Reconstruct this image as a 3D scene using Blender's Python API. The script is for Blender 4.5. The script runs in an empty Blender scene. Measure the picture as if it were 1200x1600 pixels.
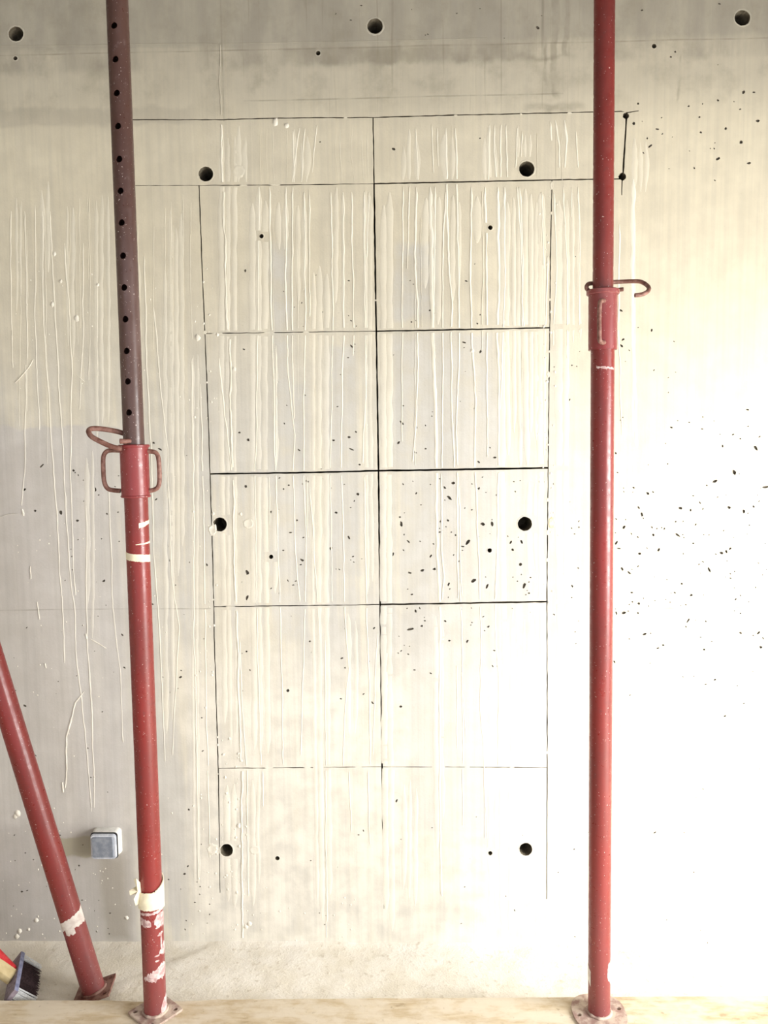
import bpy, bmesh, math, random
from mathutils import Vector, Matrix, noise
from mathutils.geometry import delaunay_2d_cdt

random.seed(11)
S = bpy.context.scene
C = S.collection
PI = math.pi

# ------------------------------------------------------------------ camera
F = 1256.0
CAM = Vector((0.0, -2.33, 1.54))
pitch, yaw, roll = math.radians(5.2), math.radians(1.4), math.radians(0.65)
Fw = Vector((-math.sin(yaw) * math.cos(pitch), math.cos(yaw) * math.cos(pitch), -math.sin(pitch)))
R0 = Vector((math.cos(yaw), math.sin(yaw), 0))
U0 = R0.cross(Fw)
Rt = (R0 * math.cos(roll) - U0 * math.sin(roll)).normalized()
Up = Rt.cross(Fw).normalized()
cam_d = bpy.data.cameras.new('camera')
cam_d.sensor_fit = 'VERTICAL'
cam_d.sensor_height = 36.0
cam_d.lens = 36.0 * F / 1600.0
cam_d.clip_start = 0.05
cam = bpy.data.objects.new('camera', cam_d)
m = Matrix((Rt, Up, -Fw)).transposed().to_4x4()
m.translation = CAM
cam.matrix_world = m
C.objects.link(cam)
S.camera = cam

# ------------------------------------------------------------------ light
w = bpy.data.worlds.new('daylight')
S.world = w
w.use_nodes = True
bg = w.node_tree.nodes['Background']
bg.inputs[0].default_value = (0.98, 0.975, 1.0, 1)
bg.inputs[1].default_value = 0.98
def area(name, loc, target, sx, sy, power, col):
    l = bpy.data.lights.new(name, 'AREA')
    l.shape = 'RECTANGLE'; l.size = sx; l.size_y = sy; l.energy = power; l.color = col
    o = bpy.data.objects.new(name, l)
    o.location = loc
    o.rotation_euler = (Vector(target) - Vector(loc)).to_track_quat('-Z', 'Z').to_euler()
    C.objects.link(o)
    return o
# daylight falling through the open doorway in the right-hand wall
area('doorway_daylight', (2.62, -1.75, 1.05), (0.9, -1.25, -0.8), 1.7, 1.8, 168, (1.0, 0.985, 0.95))
S.view_settings.view_transform = 'Standard'
S.view_settings.look = 'None'
S.view_settings.gamma = 1.0
S.view_settings.use_curve_mapping = False
S.view_settings.exposure = 0.42

# ------------------------------------------------------------------ helpers
def ray(px, py):
    return Fw + Rt * ((px - 600) / F) - Up * ((py - 800) / F)
def aty(px, py, y=0.0):
    d = ray(px, py)
    return CAM + d * ((y - CAM.y) / d.y)
def atz(px, py, z=0.0):
    d = ray(px, py)
    return CAM + d * ((z - CAM.z) / d.z)
def proj(p):
    v = Vector(p) - CAM
    z = v.dot(Fw)
    return 600 + F * v.dot(Rt) / z, 800 - F * v.dot(Up) / z
def W2(px, py):
    p = aty(px, py)
    return Vector((p.x, p.z))
def smooth(o, ang=35):
    me = o.data
    me.polygons.foreach_set('use_smooth', [True] * len(me.polygons))
    me.set_sharp_from_angle(angle=math.radians(ang))
def link(name, me, mats, parent=None):
    o = bpy.data.objects.new(name, me)
    C.objects.link(o)
    for mt in (mats if isinstance(mats, (list, tuple)) else [mats]):
        me.materials.append(mt)
    if parent is not None:
        o.parent = parent
    return o
def build(name, bm, mats, parent=None, sm=None):
    me = bpy.data.meshes.new(name)
    bm.normal_update()
    bm.to_mesh(me); bm.free()
    o = link(name, me, mats, parent)
    if sm: smooth(o, sm)
    return o
def pydata(name, vs, fs, mats, parent=None, sm=None):
    me = bpy.data.meshes.new(name)
    me.from_pydata([tuple(v) for v in vs], [], fs)
    me.update()
    o = link(name, me, mats, parent)
    if sm: smooth(o, sm)
    return o
def thing(o, label, cat, group=None):
    o['label'] = label; o['category'] = cat
    if group: o['group'] = group
    return o
def bm_box(bm, c, s, mat=None, bevel=0.0, seg=2):
    r = bmesh.ops.create_cube(bm, size=1.0)
    M = Matrix.Translation(Vector(c)) @ (mat.to_4x4() if mat else Matrix.Identity(4)) @ Matrix.Diagonal((s[0], s[1], s[2], 1))
    bmesh.ops.transform(bm, matrix=M, verts=r['verts'])
    if bevel:
        es = list({e for v in r['verts'] for e in v.link_edges})
        bmesh.ops.bevel(bm, geom=es, offset=bevel, segments=seg, affect='EDGES', profile=0.5)
def rod(bm, pts, r, seg=10, cap=True, rs=None):
    """round rod swept along points"""
    pts = [Vector(p) for p in pts]
    n = len(pts)
    rings = []
    prevN = None
    for i, p in enumerate(pts):
        t = (pts[min(i + 1, n - 1)] - pts[max(i - 1, 0)]).normalized()
        if prevN is None:
            a = Vector((0, 0, 1)) if abs(t.z) < 0.9 else Vector((1, 0, 0))
            N = t.cross(a).normalized()
        else:
            N = (prevN - t * prevN.dot(t)).normalized()
        prevN = N
        B = t.cross(N)
        rr = rs[i] if rs else r
        rings.append([bm.verts.new(p + (N * math.cos(2 * PI * k / seg) + B * math.sin(2 * PI * k / seg)) * rr) for k in range(seg)])
    for a, b in zip(rings, rings[1:]):
        for k in range(seg):
            bm.faces.new((a[k], a[(k + 1) % seg], b[(k + 1) % seg], b[k]))
    if cap:
        bm.faces.new(rings[0][::-1]); bm.faces.new(rings[-1])
def spline(pts, n=8):
    """Catmull-Rom through points"""
    P = [Vector(p) for p in pts]
    P = [P[0] * 2 - P[1]] + P + [P[-1] * 2 - P[-2]]
    out = []
    for i in range(1, len(P) - 2):
        for k in range(n):
            t = k / n
            a, b, c, d = P[i - 1], P[i], P[i + 1], P[i + 2]
            out.append(0.5 * ((2 * b) + (c - a) * t + (2 * a - 5 * b + 4 * c - d) * t * t + (-a + 3 * b - 3 * c + d) * t ** 3))
    out.append(P[-2].copy())
    return out
def lathe(bm, prof, seg=48, closed=True):
    """closed profile (r,z) loop revolved about Z"""
    rings = []
    for k in range(seg):
        a = 2 * PI * k / seg
        rings.append([bm.verts.new((r * math.cos(a), r * math.sin(a), z)) for r, z in prof])
    n = len(prof)
    for k in range(seg):
        A, B = rings[k], rings[(k + 1) % seg]
        for i in range(n if closed else n - 1):
            j = (i + 1) % n
            bm.faces.new((A[i], B[i], B[j], A[j]))

# ------------------------------------------------------------------ materials
def lin(c):
    return tuple(((v / 255) / 12.92 if v / 255 <= 0.04045 else ((v / 255 + 0.055) / 1.055) ** 2.4) for v in c) + (1,)
class NT:
    def __init__(s, name, rough=0.8, spec=0.3, coat=0.0, metal=0.0):
        s.m = bpy.data.materials.new(name); s.m.use_nodes = True
        s.t = s.m.node_tree; s.b = s.t.nodes['Principled BSDF']
        s.b.inputs['Roughness'].default_value = rough
        s.b.inputs['Specular IOR Level'].default_value = spec
        s.b.inputs['Coat Weight'].default_value = coat
        s.b.inputs['Metallic'].default_value = metal
    def n(s, ty, **kw):
        x = s.t.nodes.new(ty)
        for k, v in kw.items(): setattr(x, k, v)
        return x
    def put(s, sock, v):
        if hasattr(v, 'is_output') or isinstance(v, bpy.types.NodeSocket): s.t.links.new(v, sock)
        else: sock.default_value = v
    def math(s, op, a, b=0.0, c=None, clamp=False):
        x = s.n('ShaderNodeMath', operation=op); x.use_clamp = clamp
        s.put(x.inputs[0], a); s.put(x.inputs[1], b)
        if c is not None: s.put(x.inputs[2], c)
        return x.outputs[0]
    def mix(s, f, a, b, mode='MIX'):
        x = s.n('ShaderNodeMix', data_type='RGBA', blend_type=mode)
        s.put(x.inputs[0], f); s.put(x.inputs[6], a); s.put(x.inputs[7], b)
        return x.outputs[2]
    def pos(s, scale=(1, 1, 1), obj=False):
        if obj: src = s.n('ShaderNodeTexCoord').outputs['Object']
        else: src = s.n('ShaderNodeNewGeometry').outputs['Position']
        mp = s.n('ShaderNodeMapping'); mp.inputs['Scale'].default_value = scale
        s.t.links.new(src, mp.inputs[0])
        return mp.outputs[0]
    def noise(s, vec, scale, detail=4, rough=0.55, dist=0.0):
        x = s.n('ShaderNodeTexNoise'); s.put(x.inputs['Vector'], vec)
        x.inputs['Scale'].default_value = scale; x.inputs['Detail'].default_value = detail
        x.inputs['Roughness'].default_value = rough; x.inputs['Distortion'].default_value = dist
        return x.outputs['Fac']
    def ramp(s, v, a, b, lo=0.0, hi=1.0):
        x = s.n('ShaderNodeMapRange', interpolation_type='SMOOTHSTEP')
        s.put(x.inputs[0], v); x.inputs[1].default_value = a; x.inputs[2].default_value = b
        x.inputs[3].default_value = lo; x.inputs[4].default_value = hi
        return x.outputs[0]
    def bump(s, h, strength, dist=0.002):
        x = s.n('ShaderNodeBump'); s.put(x.inputs['Height'], h)
        x.inputs['Strength'].default_value = strength; x.inputs['Distance'].default_value = dist
        s.t.links.new(x.outputs[0], s.b.inputs['Normal'])
    def color(s, c): s.put(s.b.inputs['Base Color'], c); return s.m

def concrete_mat(name='cast_concrete', lift=0.0):
    k = NT(name, 0.75, 0.25)
    p = k.pos()
    sep = k.n('ShaderNodeSeparateXYZ'); k.put(sep.inputs[0], p)
    warp = k.noise(p, 3.0, 5)
    fine = k.noise(p, 14.0, 5)
    X = k.math('ADD', sep.outputs[0], k.math('MULTIPLY', k.math('SUBTRACT', warp, 0.5), 0.10))
    Z = k.math('ADD', sep.outputs[2], k.math('MULTIPLY', k.math('SUBTRACT', fine, 0.5), 0.05))
    # photo horizontals run very slightly uphill on the wall plane
    ZS = k.math('ADD', sep.outputs[2], k.math('MULTIPLY', k.math('SUBTRACT', warp, 0.5), 0.008))
    def box(x0, y0, x1, y1, sf=0.02, sz=None, raw=False):
        """soft rectangle given by its photo pixels on the wall plane"""
        sz = sf if sz is None else sz
        a = W2(x0, (y0 + y1) / 2).x; b = W2(x1, (y0 + y1) / 2).x
        t = W2((x0 + x1) / 2, y0).y; d = W2((x0 + x1) / 2, y1).y
        XX, ZZ = (sep.outputs[0], ZS) if raw else (X, Z)
        f = k.math('MULTIPLY', k.ramp(XX, a - sf, a + sf), k.ramp(XX, b - sf, b + sf, 1, 0))
        g = k.math('MULTIPLY', k.ramp(ZZ, d - sz, d + sz), k.ramp(ZZ, t - sz, t + sz, 1, 0))
        return k.math('MULTIPLY', f, g)
    streak = k.noise(k.pos((22, 1, 0.8)), 1.0, 5, 0.6)
    streak2 = k.noise(k.pos((70, 1, 1.6)), 1.0, 4, 0.6)
    blot = k.noise(p, 1.6, 6, 0.6)
    grey = lin((206, 204, 198)); cream = lin((222, 217, 202)); dark = lin((158, 152, 140))
    # where thin cement slurry has washed over the bare concrete
    wash = k.ramp(k.math('ADD', streak, k.math('MULTIPLY', k.math('SUBTRACT', blot, 0.5), 0.9)), 0.38, 0.66)
    col = k.mix(wash, grey, cream)
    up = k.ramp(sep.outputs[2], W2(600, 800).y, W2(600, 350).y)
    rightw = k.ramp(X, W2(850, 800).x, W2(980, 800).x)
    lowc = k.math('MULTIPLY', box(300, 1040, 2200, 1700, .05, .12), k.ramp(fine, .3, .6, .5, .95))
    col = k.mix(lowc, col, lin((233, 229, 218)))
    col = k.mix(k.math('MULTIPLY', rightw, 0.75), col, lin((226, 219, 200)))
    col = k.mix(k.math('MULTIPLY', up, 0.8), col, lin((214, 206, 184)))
    col = k.mix(k.math('MULTIPLY', box(-900, 672, 205, 1300, 0.05, 0.006), 0.8), col, lin((203, 200, 197)))
    col = k.mix(k.math('MULTIPLY', box(-900, 700, 110, 1500, 0.05, 0.02), 0.6), col, lin((197, 193, 188)))
    col = k.mix(k.math('MULTIPLY', box(-900, 1290, 215, 1478, 0.02, 0.03), 0.85), col, lin((184, 180, 176)))
    col = k.mix(k.math('MULTIPLY', box(90, 1308, 148, 1338, 0.004, 0.004), 0.8), col, lin((168, 162, 140)))
    col = k.mix(k.math('MULTIPLY', box(165, 1335, 205, 1470, 0.02, 0.02), 0.7), col, lin((158, 152, 140)))
    for b in ((424, 380, 455, 740, 200), (515, 540, 562, 900, 203), (450, 600, 480, 735, 200), (615, 520, 770, 735, 202),
              (630, 740, 760, 940, 205), (640, 950, 760, 1300, 208), (615, 380, 680, 500, 200), (425, 740, 480, 1000, 207)):
        col = k.mix(k.math('MULTIPLY', box(b[0], b[1], b[2], b[3], 0.012, 0.012), k.ramp(fine, .35, .6, .25, .7)), col, lin((b[4], b[4] - 1, b[4] - 5)))
    # darker tone towards the top, and a dirtier pour above the day joint
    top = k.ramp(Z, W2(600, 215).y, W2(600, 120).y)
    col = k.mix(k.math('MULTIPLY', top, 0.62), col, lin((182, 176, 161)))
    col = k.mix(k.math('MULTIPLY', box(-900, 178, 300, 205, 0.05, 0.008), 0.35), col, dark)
    band = k.math('MULTIPLY', box(-900, -500, 2200, 100, 0.03, 0.012), k.ramp(k.noise(k.pos((9, 1, 2.5)), 1.0, 5, 0.6), 0.35, 0.62))
    col = k.mix(k.math('MULTIPLY', band, 0.75), col, dark)
    col = k.mix(k.math('MULTIPLY', box(-900, -500, 2200, 66, 0.03, 0.01), 0.45), col, lin((150, 146, 136)))
    vs = k.math('MULTIPLY', box(300, -400, 900, 175, 0.1, 0.04), k.ramp(streak2, 0.56, 0.7))
    col = k.mix(k.math('MULTIPLY', vs, 0.5), col, lin((122, 117, 104)))
    for b in ((858, -80, 870, 150, 0.004), (880, -80, 888, 90, 0.003), (845, 60, 850, 130, 0.003), (1056, 85, 1059, 158, 0.004),
              (440, 70, 800, 98, 0.02), (800, 85, 900, 92, 0.02), (820, 160, 905, 172, 0.02)):
        col = k.mix(k.math('MULTIPLY', box(b[0], b[1], b[2], b[3], b[4], 0.008), k.ramp(fine, .35, .65, .08, .5)), col, lin((124, 118, 102)))
    # form-face lines
    for b in ((-900, 71, 2200, 73), (380, 151, 880, 153), (-900, 954, 330, 955.5), (980, 948, 1500, 950), (342, -300, 344, 190)):
        q = k.math('MULTIPLY', box(b[0], b[1], b[2], b[3], 0.0015, 0.0015, True), k.ramp(fine, .4, .6, .3, 1))
        col = k.mix(k.math('MULTIPLY', q, 0.5), col, lin((120, 114, 100)))
    # speckle and dirt
    tb = k.math('MULTIPLY', top, k.ramp(k.noise(p, 9.0, 6, 0.65), .45, .7))
    col = k.mix(k.math('MULTIPLY', tb, .45), col, lin((140, 134, 118)))
    sp = k.noise(p, 420.0, 2, 0.6)
    col = k.mix(k.ramp(sp, 0.66, 0.74, 0, 0.45), col, lin((120, 115, 104)))
    col = k.mix(k.ramp(fine, 0.3, 0.75, 0.18, 0), col, lin((140, 134, 122)))
    col = k.mix(k.ramp(streak2, 0.35, 0.6, 0.14, 0), col, lin((150, 148, 142)))
    if lift: col = k.mix(k.math('MULTIPLY', k.ramp(k.noise(k.pos((30, 1, 3)), 1.0, 4), .3, .7, .55, 1), lift), col, lin((237, 233, 219)))
    h = k.math('ADD', k.math('MULTIPLY', fine, 0.6), k.math('MULTIPLY', k.noise(p, 160, 4), 0.35))
    h = k.math('ADD', h, k.math('MULTIPLY', streak2, 0.3))
    k.bump(h, 0.35, 0.003)
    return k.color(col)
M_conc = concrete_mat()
def simple(name, c1, c2, scale=30, rough=0.8, spec=0.3, bump=0.3, bd=0.002, coat=0, metal=0, lo=0.35, hi=0.65, st=(1, 1, 1), obj=False):
    k = NT(name, rough, spec, coat, metal)
    p = k.pos(st, obj)
    n1 = k.noise(p, scale, 5, 0.6)
    k.bump(k.math('ADD', n1, k.math('MULTIPLY', k.noise(p, scale * 6, 3), 0.4)), bump, bd)
    return k.color(k.mix(k.ramp(n1, lo, hi), lin(c1), lin(c2)))
M_pit = simple('dark_pit_concrete', (84, 79, 70), (112, 105, 94), 80)  # pit interiors coloured darker than the wall face
M_core = simple('sawn_concrete', (96, 88, 74), (126, 118, 102), 60)
M_drip = simple('dried_slurry', (226, 222, 207), (238, 234, 221), 20, 0.7, bump=0.25, st=(1, 1, 0.2))
M_film = concrete_mat('thin_slurry_film', 0.42)
M_soft = concrete_mat('soft_slurry_run', 0.75)
M_lip = concrete_mat('hole_lip_plaster', 0.25)
M_splash = simple('slurry_splash', (218, 213, 200), (238, 234, 223), 60, 0.7, bump=0.4)
M_yplug = simple('yellowed_plaster', (222, 208, 170), (236, 228, 204), 60, 0.8)

def paint_mat(name, red, dull, grime, wear=0.5, rough=0.32, dust=0.3, lightdust=(190, 160, 160)):
    k = NT(name, rough, 0.5, 0.25)
    k.b.inputs['Coat Roughness'].default_value = 0.2
    p = k.pos((1, 1, 1), True); ps = k.pos((1, 1, 0.25), True)
    n1 = k.noise(ps, 14, 6, 0.6); n2 = k.noise(p, 60, 5, 0.65); n3 = k.noise(ps, 5, 4, 0.6)
    col = k.mix(k.ramp(n1, 0.35, 0.7), lin(red), lin(dull))
    col = k.mix(k.math('MULTIPLY', k.ramp(n3, 0.52, 0.68), wear), col, lin(grime))
    col = k.mix(k.ramp(n2, 0.60, 0.72, 0, 0.35), col, lin(grime))
    sep = k.n('ShaderNodeSeparateXYZ'); k.put(sep.inputs[0], p)
    low = k.ramp(k.math('ADD', sep.outputs[2], k.math('MULTIPLY', n3, 0.3)), 0.15, 0.65, 1, 0)
    col = k.mix(k.math('MULTIPLY', low, dust), col, lin(lightdust))
    spk = k.noise(p, 260, 2, 0.5)
    col = k.mix(k.ramp(spk, 0.70, 0.745, 0, 0.7), col, lin((228, 214, 208)))
    k.put(k.b.inputs['Roughness'], k.ramp(n2, 0.3, 0.7, rough - 0.06, rough + 0.22))
    k.bump(k.math('ADD', n2, k.math('MULTIPLY', n1, 0.6)), 0.18, 0.001)
    return k.color(col)
M_red = paint_mat('red_prop_paint', (130, 28, 24), (110, 31, 28), (92, 50, 50), 0.5, dust=.32, lightdust=(150, 96, 98))
M_red2 = paint_mat('dull_red_prop_paint', (122, 36, 32), (100, 32, 30), (84, 50, 48), 0.7, 0.4, 0)
M_brown = paint_mat('worn_brown_tube_paint', (72, 46, 42), (82, 56, 50), (116, 96, 94), 0.8, 0.33, 0.0)
M_collar = paint_mat('dusty_red_collar', (124, 34, 36), (134, 48, 50), (140, 92, 92), 0.8, 0.35, 0.0)
M_rust = simple('rusty_rod_steel', (104, 66, 56), (146, 108, 98), 60, 0.55, 0.4, 0.4, 0.001, obj=True)
M_plate = simple('dusty_base_plate', (150, 122, 114), (196, 180, 166), 45, 0.8, bump=0.4, obj=True)
M_plate2 = simple('rusty_base_plate', (112, 70, 62), (150, 118, 108), 40, 0.8, bump=0.4, obj=True)
M_tape = simple('cream_paper_tape', (226, 216, 190), (242, 234, 208), 40, 0.75, bump=0.2)
M_white_tape = simple('white_torn_tape', (205, 192, 186), (228, 220, 214), 60, 0.7)
M_mortar = simple('pale_mortar_smear', (178, 142, 142), (220, 200, 198), 90, 0.8, bump=0.5)
M_dark = simple('black_gap', (30, 30, 34), (44, 44, 48), 30, 0.6)

# ------------------------------------------------------------------ saw cuts, in photo pixels on the wall plane
def PL(pts, ax):
    """piecewise line; ax=0: y as function of x, ax=1: x as function of y"""
    def f(t):
        q = [(p[0], p[1]) if ax == 0 else (p[1], p[0]) for p in pts]
        if t <= q[0][0]: a, b = q[0], q[1]
        elif t >= q[-1][0]: a, b = q[-2], q[-1]
        else:
            for a, b in zip(q, q[1:]):
                if a[0] <= t <= b[0]: break
        return a[1] + (b[1] - a[1]) * (t - a[0]) / (b[0] - a[0])
    return f
Lx = PL([(308, 235), (311, 290), (316, 430), (321, 540), (327, 700), (330, 800), (332, 860), (335, 1000), (341, 1199), (344, 1395)], 1)
Cx = PL([(583, 184), (584.5, 288), (586, 400), (588, 517), (590, 640), (591.5, 737), (592.5, 830), (594, 944), (595.5, 1060), (597, 1199), (599, 1320), (600, 1420)], 1)
Rx = PL([(862, 298), (860, 400), (859, 513), (857.5, 640), (856.5, 732), (855.5, 840), (854.5, 941), (855, 1070), (855, 1199), (854, 1405)], 1)
H0 = PL([(186, 187), (340, 187), (470, 184), (583, 183.5), (700, 180), (800, 178), (925, 175), (976, 174)], 0)
H1 = PL([(186, 290), (310, 289.5), (450, 289), (584, 287), (700, 284.5), (860, 281), (974, 279.5)], 0)
H2 = PL([(321, 521), (440, 519.5), (588, 517.5), (720, 515), (859, 512)], 0)
H3 = PL([(327, 740.5), (470, 738.5), (591, 735.5), (720, 733.5), (857, 731)], 0)
H4 = PL([(334, 948), (450, 946.5), (593, 944.5), (720, 942.5), (855, 940)], 0)
H5 = PL([(341, 1200.5), (460, 1199.5), (597, 1198), (720, 1198.5), (855, 1199.5)], 0)
Ex = PL([(979, 178), (977, 215), (975, 250), (973, 280)], 1)
Sx = PL([(187, 185), (187, 292)], 1)
def X(V, H):
    y = 500.0
    for _ in range(12):
        y = H(V(y))
    return (V(y), y)
def jit(v, a): return v + random.uniform(-a, a)
def hrun(H, x0, x1, off, step=9.0, a=0.35):
    n = max(2, int(abs(x1 - x0) / step))
    return [(x0 + (x1 - x0) * i / n, H(x0 + (x1 - x0) * i / n) + off + (random.uniform(-a, a) if 0 < i < n else 0)) for i in range(n + 1)]
def vrun(V, y0, y1, off, step=9.0, a=0.35):
    n = max(2, int(abs(y1 - y0) / step))
    return [(V(y0 + (y1 - y0) * i / n) + off + (random.uniform(-a, a) if 0 < i < n else 0), y0 + (y1 - y0) * i / n) for i in range(n + 1)]
def cell(T, B, L, Rr, t, b, l, r):
    """polygon of one sawn block; t,b,l,r half gap widths in pixels"""
    tl, tr, br, bl = X(L, T), X(Rr, T), X(Rr, B), X(L, B)
    P = hrun(T, tl[0] + l, tr[0] - r, t)[:-1]
    P += vrun(Rr, tr[1] + t, br[1] - b, -r)[:-1]
    P += hrun(B, br[0] - r, bl[0] + l, -b)[:-1]
    P += vrun(L, bl[1] - b, tl[1] + t, l)[:-1]
    return P
blocks = [cell(H0, H1, Sx, Cx, .8, .5, 1, .9), cell(H0, H1, Cx, Ex, .8, 1.1, .9, 1.3)]
rows = [(H1, H2), (H2, H3), (H3, H4), (H4, H5)]
gt = [(.5, 1.1), (.6, 1.1), (1.35, 1.45), (.7, 1.2)]
gb = [(.6, 1.1), (1.35, 1.45), (.7, 1.2), (.45, .5)]
for i, (a, b) in enumerate(rows):
    blocks.append(cell(a, b, Lx, Cx, gt[i][0], gb[i][0], .75, 1.3))
    blocks.append(cell(a, b, Cx, Rx, gt[i][1], gb[i][1], 1.3, .75))
# outline of the whole sawn opening in the wall
outline = hrun(H0, 186, 979.5, -.8)[:-1]
outline += vrun(Ex, 176, 280.5, 1.3)[:-1]
outline += hrun(H1, 974, X(Rx, H1)[0] + .8, 1.0)[:-1]
outline += vrun(Rx, X(Rx, H1)[1] + 1, 1200, .75)[:-1]
outline += hrun(H5, 855.7, 340.2, .5)[:-1]
outline += vrun(Lx, 1201, 290.5, -.75)[:-1]
outline += hrun(H1, 310, 186, .5)[:-1]
outline += vrun(Sx, 290.5, 186, -1)[:-1]
def vslot(V, y0, y1, w0, w1):
    A = vrun(V, y0, y1, 0, 9, .25)
    n = len(A) - 1
    L = [(x - (w0 + (w1 - w0) * i / n), y) for i, (x, y) in enumerate(A)]
    R = [(x + (w0 + (w1 - w0) * i / n), y) for i, (x, y) in enumerate(A)]
    return L + R[::-1]
def hslot(x0, x1, y0, y1, w0, w1):
    return [(x0, y0 - w0), (x1, y1 - w1), (x1, y1 + w1), (x0, y0 + w0)]
slots = [vslot(Lx, 1199.6, 1395, .85, .5), vslot(Cx, 1197.6, 1330, 1.3, 1.5), vslot(Cx, 1329, 1420, 1.5, .35), vslot(Rx, 1199, 1405, .8, .6),
         vslot(PL([(308, 235), (309, 262)], 1), 235, 262, .7, .8), [(308.3, 261), (309.7, 261), (313, 268), (320, 271), (320, 273), (312, 270)],
         hslot(977, 998, 176.5, 173, 1.0, .5), vslot(PL([(972.5, 276), (971.5, 305)], 1), 276, 305, 1.0, .6), vslot(Lx, 280, 291, .6, .6)]
def blob(cx, cy, rx, ry=None, n=22, a=0.04, rot=0.0):
    ry = ry or rx
    out = []
    for i in range(n):
        t = 2 * PI * i / n
        k = 1 + random.uniform(-a, a)
        x, y = rx * math.cos(t) * k, ry * math.sin(t) * k
        out.append((cx + x * math.cos(rot) - y * math.sin(rot), cy + x * math.sin(rot) + y * math.cos(rot)))
    return out
tie = [(25, 53, 11.5), (586, 41, 12), (1160, 28, 12), (321.5, 272, 11.5), (823, 264, 12), (343.5, 819.5, 10.8), (820, 818.5, 11),
       (354, 1328.5, 9.8), (821.5, 1327, 10)]
nail = [(24, 91, 3.2), (497, 83, 3.6), (1022, 72, 3.6), (408.5, 369, 3.4), (766, 355.5, 3.6), (423.5, 870, 3.4), (765, 860, 3.4),
        (433.5, 1341, 3.4), (766, 1333, 3.2), (978, 181, 5.0), (972.5, 276, 6.0)]
holes = [blob(x, y, r, n=32, a=.03) for x, y, r in tie] + [blob(x, y, r, n=14, a=.08) for x, y, r in nail]
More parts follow.
